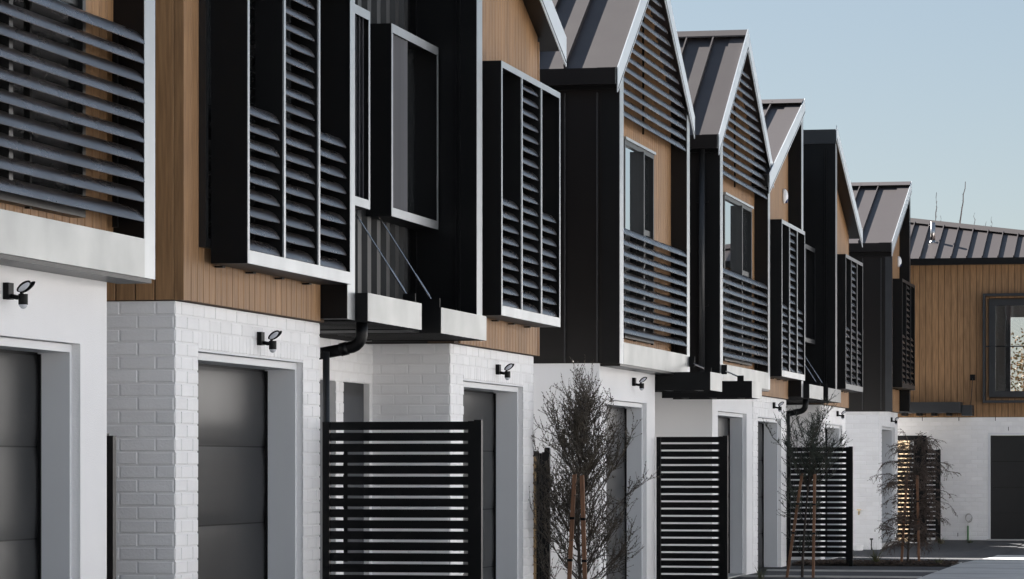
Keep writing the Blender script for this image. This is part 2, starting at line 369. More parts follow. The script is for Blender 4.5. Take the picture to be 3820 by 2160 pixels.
def gable_house(label, Ya, Yb, sa, sb, ga, gb, side, win, bright=True, rib0=0.56, XB=-13.0, dz=0.0, group='townhouses in the row'):
    t = thing('townhouse', label, 'house', (-6.5, Ya, 0), group)
    Xs, Xw, Xf = -6.5, -6.47, -6.28
    zt = 2.2; zs = 2.57 + dz
    m = MB(); m.box(Xs - 0.2, Xs, sa, ga, -0.2, zs); m.box(Xs - 0.2, Xs, gb, sb, -0.2, zs); m.box(Xs - 0.2, Xs, ga, gb, zt, zs)
    m.build('rendered_wall', 'stucco', t)
    qbox('flank_wall', 'stucco', t, XB, Xs - 0.2, sa, sa + 0.15, -0.2, zs); qbox('flank_wall', 'stucco', t, XB, Xs - 0.2, sb - 0.15, sb, -0.2, zs)
    garage_door(t, Xs, ga, gb, zt, reveal=0.05, jamb=0.16)
    # timber wall set back inside the frame
    Yc = (Ya + Yb) / 2; zp = 7.20 + dz; sl = 0.62; ov = 0.22
    top = lambda y: zp - sl * abs(y - Yc)
    bk = MB().px([(Ya + 0.1, zs + 0.03), (Yb - 0.1, zs + 0.03), (Yb - 0.1, top(Yb) - 0.15), (Yc, zp - 0.15), (Ya + 0.1, top(Ya) - 0.15)], Xw - 0.25, Xw - 0.018)
    wall = bk.build('timber_wall', 'wood_dark', t)
    boards(wall, 'F', Xw - 0.017, Ya + 0.22, Yb - 0.2, zs + 0.06, lambda y: top(y) - 0.10)
    # dark seamed side walls
    for (p, q, vis) in ((Ya, Ya + 0.05, True), (Yb - 0.05, Yb, False)):
        s = qbox('clad_flank', 'bronze', t, XB, Xf - 0.004, p, q, zs, top(Ya) - 0.10)
        if vis:
            me = MB().box(-0.008, 0.008, -0.024, 0, 0, top(Ya) - 0.37 - zs).mesh('seam', 'rib')  # paler than the cladding: sheen put into the seam colour
            for k in range(6): piece('seam', me, s, (Xf - 0.24 - 0.345 * k, p - 0.0005, zs + 0.01))
            qbox('corner_trim', 'black', s, Xf - 0.19, Xf - 0.0045, p - 0.012, p - 0.0005, zs + 0.003, top(Ya) - 0.28)
    # front frame: jambs, sill panel
    for (p, q) in ((Ya + 0.0505, Ya + 0.22), (Yb - 0.20, Yb - 0.0505)):
        qbox('jamb', 'bronze', t, Xw - 0.018, Xf - 0.004, p, q, zs + 0.002, top(p if p < Yc else q) - 0.12)
    for (p, q) in ((Ya, Ya + 0.222), (Yb - 0.202, Yb)):
        qbox('jamb_trim', 'silver_sheen', t, Xf - 0.0035, Xf, p, q, zs - 0.004, top(p if p < Yc else q) - 0.15)
    qbox('sill_panel', 'fascia_sheen', t, Xw - 0.016, Xf + 0.002, Ya + 0.223, Yb - 0.203, zs - 0.004, zs + 0.225)
    qbox('soffit', 'bronze', t, Xs + 0.002, Xf - 0.006, Ya + 0.05, Yb - 0.05, zs - 0.03, zs - 0.006)
    # balustrade blades and gable blades
    bo = qbox('balustrade', 'matt_black', t, Xf - 0.165, Xf - 0.135, Ya + 0.285, Ya + 0.315, zs + 0.29, zs + 1.44)
    for y in (Ya + 1.75, Yb - 1.75, Yb - 0.29): qbox('support_bar', 'matt_black', bo, Xf - 0.165, Xf - 0.135, y - 0.015, y + 0.015, zs + 0.29, zs + 1.44)
    blades(bo, Xf + 0.004, Ya + 0.224, Yb - 0.205, zs + 0.325, 10, 0.1165)
    go = qbox('gable_screen', 'matt_black', t, Xf - 0.165, Xf - 0.145, Yc - 0.012, Yc + 0.012, zs + 2.62, top(Yc) - 0.32)
    z = zs + 2.62
    while True:
        half = min((zp - 0.30 - z) / sl, (Yb - Ya) / 2 - 0.225)
        if half < 0.25: break
        piece('blade', blade_mesh(2 * half), go, (Xf - 0.006, Yc - half, z)).scale = (1.38, 1, 1.5); z += 0.122
    # window
    a, b = win; w0 = zs + 0.30; w1 = 5.0 + dz; mid = a + (b - a) * 0.5
    wf = MB()
    wf.box(Xw, Xw + 0.08, a, a + 0.05, w0, w1); wf.box(Xw, Xw + 0.08, b - 0.05, b, w0, w1)
    wf.box(Xw, Xw + 0.08, a + 0.05, b - 0.05, w0, w0 + 0.06); wf.box(Xw, Xw + 0.08, a + 0.05, b - 0.05, w1 - 0.05, w1)
    wf.box(Xw, Xw + 0.13, mid - 0.03, mid + 0.03, w0 + 0.06, w1 - 0.05); wf.box(Xw, Xw + 0.05, mid + 0.03, b - 0.05, w1 - 0.93, w1 - 0.87)
    wo = wf.build('window', 'frame', t)
    qbox('head_flashing', 'silver_sheen', wo, Xw + 0.001, Xw + 0.10, a - 0.02, b + 0.02, w1 + 0.001, w1 + 0.03)
    qbox('pane', 'bright_sky_glass' if bright else 'glass', wo, Xw + 0.045, Xw + 0.052, a + 0.05, mid - 0.03, w0 + 0.06, w1 - 0.05)
    qbox('pane', 'glass', wo, Xw + 0.008, Xw + 0.015, mid + 0.03, b - 0.05, w1 - 0.87, w1 - 0.05)
    qbox('pane', 'bright_sky_glass' if bright else 'glass', wo, Xw + 0.03, Xw + 0.037, mid + 0.03, b - 0.05, w0 + 0.06, w1 - 0.93)
    # roof
    ze = top(Ya - ov); Xr = Xf + 0.012
    roof = MB()
    roof.px([(Ya - ov, ze), (Yc, zp), (Yb + ov, ze), (Yb + ov, ze - 0.07), (Yc, zp - 0.07), (Ya - ov, ze - 0.07)], XB, Xr)
    ro = roof.build('roof', 'roof', t)
    seam_ribs(ro, Xr, XB, Ya - ov + 0.01, ze + 0.008, Yc - 0.02, zp - 0.01, rib0, 0.355)
    MB().px([(Ya - ov - 0.012, ze + 0.004), (Yc, zp + 0.012), (Yc, zp + 0.02), (Ya - ov - 0.012, ze + 0.012)], Xr - 0.21, Xr + 0.001).build('edge_flashing', 'roof', ro)
    MB().px([(Yc - 0.15, zp - 0.02), (Yc, zp + 0.07), (Yc + 0.15, zp - 0.02), (Yc + 0.15, zp - 0.04), (Yc, zp + 0.05), (Yc - 0.15, zp - 0.04)], XB, Xr).build('ridge_cap', 'roof', ro)
    for s in (-1, 1):
        e = Yc + s * (Yc - Ya + ov + 0.02)
        et = top(e)
        MB().px([(e, et + 0.02), (Yc, zp + 0.075), (Yc, zp - 0.20), (e + (-s) * 0.0, et - 0.24)], Xr + 0.0015, Xr + 0.012).build('barge_board', 'barge', t)
        lip = MB().px([(e - s * 0.02, et - 0.20), (Yc - 0 * s, zp - 0.17), (Yc, zp - 0.158), (e - s * 0.02, et - 0.188)], Xr + 0.0125, Xr + 0.016).build('barge_lip', 'dark_trim', t)
    gut = MB(); gut.box(XB, Xr - 0.005, Ya - ov - 0.09, Ya - ov - 0.0125, ze - 0.17, ze + 0.0); gut.build('gutter', 'bronze', t)
    qbox('fascia', 'black', t, XB, Xf - 0.01, Ya - 0.04, Ya - 0.013, top(Ya) - 0.33, top(Ya) - 0.15)
    # entry canopy on struts
    cy0, cy1 = (sb + 0.04, sb + 0.93) if side > 0 else (sa - 0.90, sa - 0.02)
    Xc = -5.86; c0, c1 = 2.36 + dz, 2.57 + dz
    cm = MB(); cm.box(-7.0, Xc - 0.005, cy0, cy0 + 0.03, c0, c1); cm.box(-7.0, Xc - 0.005, cy1 - 0.03, cy1, c0, c1); cm.box(-7.0, Xc - 0.005, cy0 + 0.03, cy1 - 0.03, c1 - 0.04, c1 - 0.02)
    co = cm.build('canopy', 'black', t)
    qbox('canopy_fascia', 'fascia_sheen', co, Xc - 0.0045, Xc, cy0, cy1, c0, c1)
    for k in range(3): qbox('joist', 'black', co, -6.85 + k * 0.36, -6.79 + k * 0.36, cy0 + 0.031, cy1 - 0.031, c0 + 0.01, c1 - 0.045)
    yr = (Yb - 0.06) if side > 0 else (Ya + 0.10)
    ylow = cy1 - 0.05 if side > 0 else cy0 + 0.10
    MB().box(Xf + 0.001, Xf + 0.07, yr - 0.012, yr + 0.012, zs + 0.09, zs + 0.21).build('strut_bracket', 'matt_black', co)
    MB().box(-6.06, -5.98, ylow - 0.012, ylow + 0.012, c1 - 0.01, c1 + 0.07).build('strut_bracket', 'matt_black', co)
    MB().tube([(Xf + 0.05, yr, zs + 0.13), (-6.02, ylow, c1 + 0.045)], 0.010, 6).build('strut', 'steel', co)
    return t

# ---------------------------------------------------------------- half-gable brick townhouses (built in mirrored pairs)
def brick_house(label, Yout, dirn, W, side, trim='silver_sheen', dz=0.0, zb=0.0, box=(0.42, 3.0, 2.79, 4.98), mid=None, zp=6.92, fine=True, entry=False, group='townhouses in the row', fascia='fascia_sheen', recess=True, c0=0, rib0=0.46):
    my = lambda v: Yout + dirn * v
    t = thing('townhouse', label, 'house', (-6.5, min(my(0), my(W)), 0), group)
    Xb, Xw, Xf = -6.5, -6.445, -6.25
    XB = -13.0
    rng = lambda v0, v1: tuple(sorted((my(v0), my(v1))))
    zw = Z0B + CH * NC + zb                              # top of the brickwork
    y0, y1 = rng(0, W); g = rng(0.465, 2.955); zt = zw - 2 * CH - 0.116
    m = MB(); m.box(Xb - 0.2, Xb, y0, g[0], -0.3, zw); m.box(Xb - 0.2, Xb, g[1], y1, -0.3, zw); m.box(Xb - 0.2, Xb, g[0], g[1], zt, zw)
    fw = m.build('front_wall', 'mortar', t)
    brick_wall(fw, 'F', Xb, y0, y1, c0, NC - 2, hole=(g[0], g[1], zt + 0.116), zb=zb)
    for i in (NC - 2, NC - 1): brick_row(fw, 'F', Xb, y0, y1, zb + Z0B + CH * i + 0.005, CH - 0.0115, 0.0 if i % 2 else 0.12)
    rowlock(fw, 'F', Xb, g[0], g[1], zt + 0.004, 0.107)
    qbox('lintel', 'lining', fw, Xb - 0.10, Xb + 0.004, g[0] - 0.05, g[1] + 0.05, zt - 0.012, zt - 0.001)
    sw = qbox('flank_wall', 'mortar', t, XB, Xb - 0.2, y0, y0 + 0.12, -0.3, zw); qbox('flank_wall', 'mortar', t, XB, Xb - 0.2, y1 - 0.12, y1, -0.3, zw)
    if fine: brick_wall(sw, 'S', y0, -7.46 if dirn > 0 else -7.22, Xb, c0, NC, zb=zb)
    garage_door(t, Xb, g[0], g[1], zt - 0.012, z0=0.02 + min(0, zb))
    # upper timber front
    zlo = zw + 0.004
    sl = 0.37; top = lambda v: zp - sl * (W - v)
    topy = lambda y: top((y - Yout) * dirn)
    p = [(my(0), zlo), (my(W), zlo), (my(W), top(W) - 0.1), (my(0), top(0) - 0.1)]
    wall = MB().px(p, Xw - 0.25, Xw - 0.018).build('timber_wall', 'wood_dark', t)
    a, b = rng(0.035, W - 0.16)
    boards(wall, 'F', Xw - 0.017, a, b, zlo + 0.004, lambda y: topy(y) - 0.073)
    cb = rng(-0.014, 0.033)
    MB().box(Xw - 0.055, Xw + 0.006, cb[0], cb[1], zlo + 0.001, top(0) - 0.13).build('corner_board', 'wood', wall)
    if side == 'wood':
        s = qbox('timber_flank', 'wood_dark', t, XB, Xw - 0.0555, y0 + 0.003, y0 + 0.10, zlo, top(0) - 0.1)
        boards(s, 'S', y0 + 0.002, -8.05, Xw - 0.056, zlo + 0.004, top(0) - 0.12)
    elif side == 'black':
        s = qbox('clad_flank', 'bronze', t, XB, Xf - 0.005, y0 - 0.03, y0 + 0.10, zlo - 0.03, top(0) - 0.1)
        me = MB().box(-0.008, 0.008, -0.024, 0, 0, top(0) - 0.35 - zlo).mesh('seam', 'rib')  # seam sheen painted by a lighter colour than the flank
        for k in range(5): piece('seam', me, s, (Xf - 0.21 - 0.345 * k, y0 - 0.0305, zlo))
        qbox('corner_trim', 'dark_trim', s, Xf - 0.13, Xf - 0.001, y0 - 0.045, y0 - 0.0305, zlo - 0.03, top(0) - 0.2)
    else:
        qbox('clad_flank', 'bronze', t, XB, Xw - 0.0555, *( (y0 + 0.003, y0 + 0.1) if dirn > 0 else (y1 - 0.1, y1 - 0.003)), zlo, top(0) - 0.1)
    louvre_box(t, my, box[0], box[1], box[2], box[3], Xw, -6.15, trim)
    # fin at the inner end, carried up to the ridge
    f = rng(W - 0.14, W + 0.07)
    fin = qbox('fin_wall', 'black', t, XB, Xf - 0.004, f[0], f[1], 2.56 + dz, zp - 0.03)
    qbox('fin_trim', trim, fin, Xf - 0.0035, Xf, f[0], f[1], 2.555 + dz, zp - 0.14)
    if dirn < 0:
        me = MB().box(-0.008, 0.008, -0.02, 0, 0, zp - 0.25 - 2.60).mesh('seam', 'black')
        for xx in (-6.40, -6.43, -6.78): piece('seam', me, fin, (xx, f[0] - 0.0005, 2.6 + dz))
        qbox('parapet_cap', 'dark_trim', fin, XB, Xf + 0.004, f[0] - 0.026, f[1] - 0.05, zp - 0.21, zp + 0.02)
    # roof
    ov = 0.24; Xr = Xf + 0.012
    q = [(my(-ov), top(-ov)), (my(W), zp), (my(W), zp - 0.07), (my(-ov), top(-ov) - 0.07)]
    ro = MB().px(q, XB, Xr).build('roof', 'roof', t)
    if dirn > 0:
        seam_ribs(ro, Xr, XB, my(-ov) + 0.01, top(-ov) + 0.008, my(W) - 0.06, zp - 0.02, rib0, 0.365)
        MB().px([(my(-ov) - 0.01, top(-ov) + 0.004), (my(W), zp + 0.012), (my(W), zp + 0.02), (my(-ov) - 0.01, top(-ov) + 0.012)], Xr - 0.24, Xr + 0.001).build('edge_flashing', 'roof', ro)
        MB().px([(my(W) - 0.24, zp - 0.02), (my(W) + 0.10, zp + 0.075), (my(W) + 0.10, zp - 0.01), (my(W) - 0.20, zp - 0.03)], XB, Xr).build('ridge_cap', 'roof', ro)
    MB().px([(my(-ov - 0.02), top(-ov) + 0.03), (my(W + 0.10), zp + 0.08), (my(W + 0.10), zp - 0.15), (my(-ov - 0.02), top(-ov) - 0.25)], Xr + 0.0015, Xr + 0.012).build('barge_board', 'barge', t)
    MB().px([(my(-ov), top(-ov) - 0.215), (my(W + 0.08), zp - 0.13), (my(W + 0.08), zp - 0.118), (my(-ov), top(-ov) - 0.203)], Xr + 0.0125, Xr + 0.016).build('barge_lip', 'dark_trim', t)
    MB().px([(my(-ov), top(-ov) - 0.071), (my(W - 0.15), top(W - 0.15) - 0.071), (my(W - 0.15), top(W - 0.15) - 0.10), (my(-ov), top(-ov) - 0.10)], Xw - 0.2, Xr + 0.001).build('soffit', 'bronze', t)
    if dirn > 0:
        qbox('gutter', 'bronze', t, XB, Xr - 0.006, my(-ov) - 0.09, my(-ov) - 0.0225, top(-ov) - 0.16, top(-ov) + 0.0)
        qbox('fascia', 'black', t, XB, Xf - 0.02, my(0) - 0.07, my(0) - 0.046, top(0) - 0.33, top(0) - 0.12)
    if not recess: return t
    # half of the dark recess between the pair, window box, canopy and tie rod
    vm = abs(mid - Yout); Xc = -6.83
    r = rng(W + 0.07, vm)
    rw = qbox('recess_wall', 'matt_black', t, Xc - 0.2, Xc, r[0], r[1], 2.70 + dz, 6.3)
    me = MB().prism([(0, 0, 0), (0.045, 0.012, 0), (0.045, 0.128, 0), (0, 0.14, 0)], [(0, 0, 3.55), (0.045, 0.012, 3.55), (0.045, 0.128, 3.55), (0, 0.14, 3.55)]).mesh('rib', 'rib')
    y = r[0] + 0.08
    while y + 0.14 < r[1]:
        piece('rib', me, rw, (Xc + 0.001, y, 2.72 + dz)); y += 0.305
    a, b = rng(W + 0.13, vm - 0.34)
    Xo = -6.57; b0, b1 = 3.49 + dz, 5.03 + dz
    wb = MB(); wb.box(Xc + 0.05, Xo - 0.004, a, a + 0.015, b0, b1); wb.box(Xc + 0.05, Xo - 0.004, b - 0.015, b, b0, b1)
    wb.box(Xc + 0.05, Xo - 0.004, a + 0.015, b - 0.015, b0, b0 + 0.015); wb.box(Xc + 0.05, Xo - 0.004, a + 0.015, b - 0.015, b1 - 0.015, b1)
    wbo = wb.build('window_box', 'matt_black', t)
    e = MB(); k = 0.045
    e.box(Xo - 0.0035, Xo, a, a + k, b0, b1); e.box(Xo - 0.0035, Xo, b - k, b, b0, b1); e.box(Xo - 0.0035, Xo, a + k, b - k, b1 - 0.07, b1); e.box(Xo - 0.0035, Xo, a + k, b - k, b0, b0 + 0.07)
    e.build('face_trim', 'silver_sheen' if trim == 'silver_sheen' else 'dark_trim', wbo)
    qbox('pane', 'glass', wbo, Xc + 0.052, Xc + 0.06, a + 0.02, b - 0.02, b0 + 0.02, b1 - 0.02)
    near_mid = (b - 0.60, b - 0.05) if dirn > 0 else (a + 0.05, a + 0.60)
    sg = 1 if dirn < 0 else -1
    vp = [(-0.050, 0), (-0.042, 0.0), (0.046, 0.092), (0.038, 0.092)]
    me = MB().prism([(x * sg, y_, 0) for x, y_ in vp], [(x * sg, y_, 1) for x, y_ in vp]).mesh('blind_vane', 'blind')
    for k in range(5):
        o = piece('blind_vane', me, wbo, (Xo - 0.06, near_mid[0] + 0.11 * k, b0 + 0.03)); o.scale = (1, 1, b1 - b0 - 0.10)
    # canopy
    ca, cb2 = rng(W + 0.10, vm - 0.33); Xcf = -6.16; k0, k1 = 2.55 + dz, 2.755 + dz
    cm = MB(); cm.box(-7.15, Xcf - 0.005, ca, ca + 0.03, k0, k1); cm.box(-7.15, Xcf - 0.005, cb2 - 0.03, cb2, k0, k1); cm.box(-7.15, Xcf - 0.005, ca + 0.03, cb2 - 0.03, k1 - 0.05, k1 - 0.03)
    co = cm.build('canopy', 'matt_black', t)
    qbox('canopy_fascia', fascia, co, Xcf - 0.0045, Xcf, ca, cb2, k0, k1)
    n = 7; st = (cb2 - ca - 0.1) / n
    for k in range(n): qbox('joist', 'black', co, -7.1, Xcf - 0.05, ca + 0.08 + k * st, ca + 0.13 + k * st, k0 + 0.006, k0 + 0.07)
    qbox('recess_soffit', 'matt_black', t, -7.16, -6.34, *(rng(vm - 0.329, vm - 0.001)), k0 + 0.005, k0 + 0.05)
    yr = (cb2 - 0.08) if dirn > 0 else (ca + 0.08)
    MB().box(-6.29, -6.19, yr - 0.008, yr + 0.008, k1 - 0.01, k1 + 0.075).build('rod_bracket', 'matt_black', co)
    top_p, low_p = Vector((Xc + 0.03, yr, 3.66 + dz)), Vector((-6.245, yr, k1 + 0.045))
    MB().tube([top_p, low_p], 0.006, 6).build('tie_rod', 'steel', co)
    MB().tube([low_p.lerp(top_p, 0.06), low_p.lerp(top_p, 0.26)], 0.0095, 6).build('turnbuckle', 'steel', co)
    if entry:
        # ground floor entry wall deep in the recess, two openings
        Xe = -7.18; o1 = rng(3.55, 4.41); o2 = rng(4.65, vm + 0.45); e0, e1 = rng(W, vm + 0.6); zd = 2.19 + zb
        m = MB(); m.box(Xe - 0.2, Xe, e0, e1, zd, 2.5 + zb); m.box(Xe - 0.2, Xe, o2[1], o1[0], -0.2, zd); m.box(Xe - 0.2, Xe, o1[1], e1 - 0.0005, -0.2, zd)
        ew = m.build('entry_wall', 'mortar', t)
        if fine:
            for i in range(25, NC): brick_row(ew, 'F', Xe, e0, e1, zb + Z0B + CH * i + 0.006, CH - 0.0115, 0.0 if i % 2 else 0.12)
            for i in range(0, 25): brick_row(ew, 'F', Xe, o2[1], o1[0], zb + Z0B + CH * i + 0.005, CH - 0.0115, 0.0 if i % 2 else 0.12)
        entry_door(t, Xe, *o1, zd); entry_door(t, Xe, *o2, zd)
    return t

h1 = gable_house('rendered townhouse with louvred balustrade, next to the townhouse with a timber flank', 14.45, 19.075, 14.6, 18.833, 15.8, 18.37, -1, (15.5, 18.15), bright=False, dz=0.04)
h2 = brick_house('white brick townhouse with a timber flank and timber corner board', 20.14, 1, 3.40, 'wood', mid=25.62)
h3 = brick_house('white brick townhouse with grey vertical blinds in a window box above its entry', 31.15, -1, 3.45, None, mid=25.62, entry=True)
h4 = gable_house('rendered townhouse with louvred gable, beside the tan fence post in the narrow gap', 34.55, 39.17, 34.563, 38.014, 34.96, 37.46, 1, (35.45, 37.32))
h5 = gable_house('rendered townhouse with louvred gable and a round downpipe on its dark flank', 41.58, 46.20, 42.355, 46.03, 42.83, 45.44, -1, (42.68, 45.20), rib0=0.43, dz=-0.02)
h6 = brick_house('white brick half-gable townhouse joined to the rendered townhouse with the downpipe', 46.045, 1, 3.52, None, dz=-0.05, zb=-0.06, box=(0.42, 3.0, 2.74, 4.93), mid=51.70, zp=6.88)
h7 = brick_house('white brick half-gable townhouse with a flat-topped dark party wall', 57.35, -1, 3.51, None, trim='mid_sheen', dz=-0.05, zb=-0.06, box=(0.42, 3.0, 2.74, 4.93), mid=51.70, zp=6.88, entry=True, fascia='mid_sheen')
h8 = brick_house('white brick townhouse with dark seamed flank and all-dark louvre box', 62.96, 1, 3.54, 'black', trim='dark_trim', dz=0.0, zb=0.0, box=(0.9, 3.5, 2.98, 5.05), mid=None, zp=7.05, recess=False, c0=-2, rib0=0.62)

# downpipes and the large drain bend
def downpipe(t, pts, r=0.04, clips=()):
    o = MB().tube(pts, r, 12).build('downpipe', 'rib', t, smooth=True)
    for (x, y, z) in clips: MB().box(x - 0.075, x + 0.075, y - 0.012, y + 0.045, z - 0.012, z + 0.012).build('pipe_clip', 'matt_black', o)
    return o
downpipe(h5, [(-6.50, 41.50, 5.48), (-6.50, 41.50, 2.60)], 0.038, [(-6.50, 41.53, 4.8), (-6.50, 41.53, 3.5)])
for (h, dy, dz) in ((h2, 0.0, 0.0), (h6, 26.06, -0.06)):
    y = 23.64 + dy
    pts = [(-6.488, y + 0.045, 0.05 + dz), (-6.488, y + 0.045, 2.33 + dz)]
    downpipe(h, pts, 0.026)
    arc = [(-6.66, y + 0.12, 2.30 + dz), (-6.40, y + 0.12, 2.345 + dz), (-6.34, y + 0.12, 2.36 + dz)] + \
          [(-6.34 + 0.10 * math.sin(a), y + 0.12, 2.46 - 0.10 * math.cos(a) + dz) for a in (0.3, 0.6, 0.9, 1.2, 1.5)] + [(-6.238, y + 0.12, 2.545 + dz)]
    MB().tube(arc, 0.044, 14).build('drain_bend', 'fence_black', h, smooth=True)
    MB().tube([(-6.40, y + 0.12, 2.345 + dz), (-6.345, y + 0.12, 2.358 + dz)], 0.049, 14).build('pipe_collar', 'fence_black', h, smooth=True)

# ---------------------------------------------------------------- timber-fronted house closing the row
YE = 68.5
he = thing('house', 'timber-clad house over white brick facing down the lane, with a big boxed window', 'house', (-5.0, YE, 0))
XL, XR = -6.76, -2.2
gx0, gx1, gzt = -4.86, -2.35, 2.15
m = MB(); m.box(XL, gx0, YE, YE + 0.2, -0.2, 2.47); m.box(gx1, XR, YE, YE + 0.2, -0.2, 2.47); m.box(gx0, gx1, YE, YE + 0.2, gzt, 2.47); m.box(XL, XL + 0.2, YE + 0.2, 73.0, -0.2, 2.47)
bw = m.build('brick_wall', 'mortar', he)
zbE = 2.47 - (Z0B + CH * NC)
for i in range(-1, NC):
    z = zbE + Z0B + CH * i + 0.005; off = 0.0 if i % 2 else 0.12
    if z < gzt - 0.06: brick_row(bw, 'S', YE, XL, gx0 - 0.005, z, CH - 0.0115, off)
    elif i >= NC - 2: brick_row(bw, 'S', YE, XL, -3.4, z, CH - 0.0115, off)
    else: brick_row(bw, 'S', YE, XL, gx0 - 0.005, z, CH - 0.0115, off)
rowlock(bw, 'S', YE, gx0, -3.4, gzt + 0.02, 0.118)
for (x, z) in ((-6.19, 2.40), (-5.45, 2.40), (-4.71, 2.40), (-4.45, 2.20), (-4.10, 2.20), (-5.47, 0.05)):
    qbox('weep_hole', 'matt_black', bw, x - 0.006, x + 0.006, YE - 0.0085, YE - 0.006, z, z + 0.075)
l = MB(); l.box(gx0, gx0 + 0.045, YE - 0.012, YE + 0.15, 0, gzt); l.box(gx0 + 0.045, gx1, YE - 0.012, YE + 0.15, gzt - 0.045, gzt)
l.build('door_lining', 'lining', he)
gd = qbox('garage_door', 'matt_black', he, gx0 + 0.045, gx1, YE + 0.12, YE + 0.15, 0, gzt - 0.05)
hp = (gzt - 0.05) / 4
for k in range(4): qbox('panel', 'door', gd, gx0 + 0.05, gx1, YE + 0.10, YE + 0.118, k * hp + 0.004, (k + 1) * hp - 0.006)
qbox('threshold', 'concrete', he, gx0 - 0.02, gx1, YE - 0.12, YE + 0.095, -0.15, -0.003)
wx0, wx1, wz0, wz1 = -4.84, -3.0, 2.88, 4.86
m = MB(); m.box(XL, wx0, YE + 0.018, YE + 0.2, 2.474, 5.62); m.box(wx1, XR, YE + 0.018, YE + 0.2, 2.474, 5.62)
m.box(wx0, wx1, YE + 0.018, YE + 0.2, 2.474, wz0); m.box(wx0, wx1, YE + 0.018, YE + 0.2, wz1, 5.62); m.box(XL, XL + 0.15, YE + 0.2, 73.0, 2.474, 5.62)
tw = m.build('timber_wall', 'wood_dark', he)
boards(tw, 'S', YE + 0.017, XL, wx0, 2.478, 5.58)
boards(tw, 'S', YE + 0.017, wx0, -3.3, 2.478, wz0 - 0.03)
boards(tw, 'S', YE + 0.017, wx0, -3.3, wz1 + 0.03, 5.58)
bx0, bx1, bz0, bz1 = -4.95, -2.85, 2.76, 4.97; yf = 68.24
m = MB(); m.box(bx0, bx0 + 0.05, yf, YE, bz0, bz1); m.box(bx1 - 0.05, bx1, yf, YE, bz0, bz1); m.box(bx0 + 0.05, bx1 - 0.05, yf, YE, bz1 - 0.05, bz1); m.box(bx0 + 0.05, bx1 - 0.05, yf, YE, bz0, bz0 + 0.05)
wb = m.build('window_box', 'dark_trim', he)
m = MB(); m.box(wx0, wx0 + 0.13, YE - 0.05, YE + 0.05, wz0, wz1); m.box(wx0 + 0.13, wx1, YE - 0.05, YE + 0.05, wz1 - 0.13, wz1); m.box(wx0 + 0.13, wx1, YE - 0.05, YE + 0.05, wz0, wz0 + 0.12)
m.box(-4.52, -4.42, YE + 0.06, YE + 0.12, wz0 + 0.12, wz1 - 0.13)
m.build('sash_frame', 'dark_trim', wb)
MB().tube([(bx0 + 0.06, yf + 0.05, 3.90), (bx1 - 0.06, yf + 0.05, 3.90)], 0.014, 6).build('guard_rail', 'dark_trim', wb)
g = bpy.data.materials.new('clear_glass'); g.use_nodes = True; gb_ = g.node_tree.nodes['Principled BSDF']
gb_.inputs['Transmission Weight'].default_value = 1.0; gb_.inputs['Roughness'].default_value = 0.0; gb_.inputs['IOR'].default_value = 1.45; M['clear'] = g
qbox('pane', 'clear', wb, wx0 + 0.13, wx1, YE - 0.004, YE + 0.004, wz0 + 0.12, wz1 - 0.13)
m = MB(); m.box(-6.55, -2.3, 72.6, 72.8, 2.5, 3.02); m.box(-6.55, -2.3, 72.6, 72.8, 4.68, 5.3); m.box(-6.55, -4.68, 72.6, 72.8, 3.02, 4.68); m.box(-3.3, -2.3, 72.6, 72.8, 3.02, 4.68)
m.box(-6.55, -2.3, YE + 0.25, 72.6, 2.44, 2.6); m.box(-6.55, -2.3, YE + 0.25, 72.6, 5.2, 5.3); m.box(-2.3, -2.2, YE + 0.2, 72.8, 2.5, 5.3)
m.build('room_shell', 'room', he)
zE = lambda y: 5.68 + 0.37 * (y - 68.2)
yt = lambda x: 68.2 + ((6.62 - 0.15 * (x + 6.62)) - 5.68) / 0.37
poly = [(-7.05, 68.2), (-1.5, 68.2), (-1.5, yt(-1.5)), (-7.05, yt(-7.05))]
rm = MB().prism([(x, y, zE(y) - 0.06) for x, y in poly], [(x, y, zE(y)) for x, y in poly])
bk = [(-7.05, yt(-7.05) + 0.02), (-1.5, yt(-1.5) + 0.02), (-1.5, 73.0), (-7.05, 73.0)]
zz = lambda x, y: (zE(yt(x)) - 0.30 * (y - yt(x)))
rm.prism([(x, y, zz(x, y) - 0.06) for x, y in bk], [(x, y, zz(x, y)) for x, y in bk])
rE = rm.build('roof', 'roof', he)
x = -6.85
while x < -2.6:
    L = yt(x) - 0.06
    MB().prism([(x - .009, 68.2, zE(68.2) + .004), (x + .009, 68.2, zE(68.2) + .004), (x + .009, 68.185, zE(68.2) + .05), (x - .009, 68.185, zE(68.2) + .05)],
               [(x - .009, L, zE(L) + .004), (x + .009, L, zE(L) + .004), (x + .009, L - .015, zE(L) + .05), (x - .009, L - .015, zE(L) + .05)]).build('seam', 'roof', rE)
    x += 0.315
a, b = -7.07, -1.5
MB().prism([(a, yt(a) - .16, zE(yt(a)) - .02), (a, yt(a), zE(yt(a)) + .085), (a, yt(a) + .16, zE(yt(a)) + .0), (a, yt(a), zE(yt(a)) - .05)],
           [(b, yt(b) - .16, zE(yt(b)) - .02), (b, yt(b), zE(yt(b)) + .085), (b, yt(b) + .16, zE(yt(b)) + .0), (b, yt(b), zE(yt(b)) - .05)]).build('hip_cap', 'roof', rE)
qbox('gutter', 'matt_black', he, -7.05, -1.5, 68.08, 68.19, 5.55, 5.685)
qbox('eave_soffit', 'matt_black', he, -7.05, -1.5, 68.19, YE + 0.1, 5.585, 5.60)
fl = MB().tube([(-6.05, 69.35, 6.06), (-6.05, 69.35, 6.50)], 0.05, 12).build('flue_pipe', 'steel', rE, smooth=True)
MB().tube([(-6.05, 69.35, 6.06), (-6.05, 69.35, 6.13)], 0.10, 12, 0.052).build('flue_flashing', 'silver_sheen', rE, smooth=True)
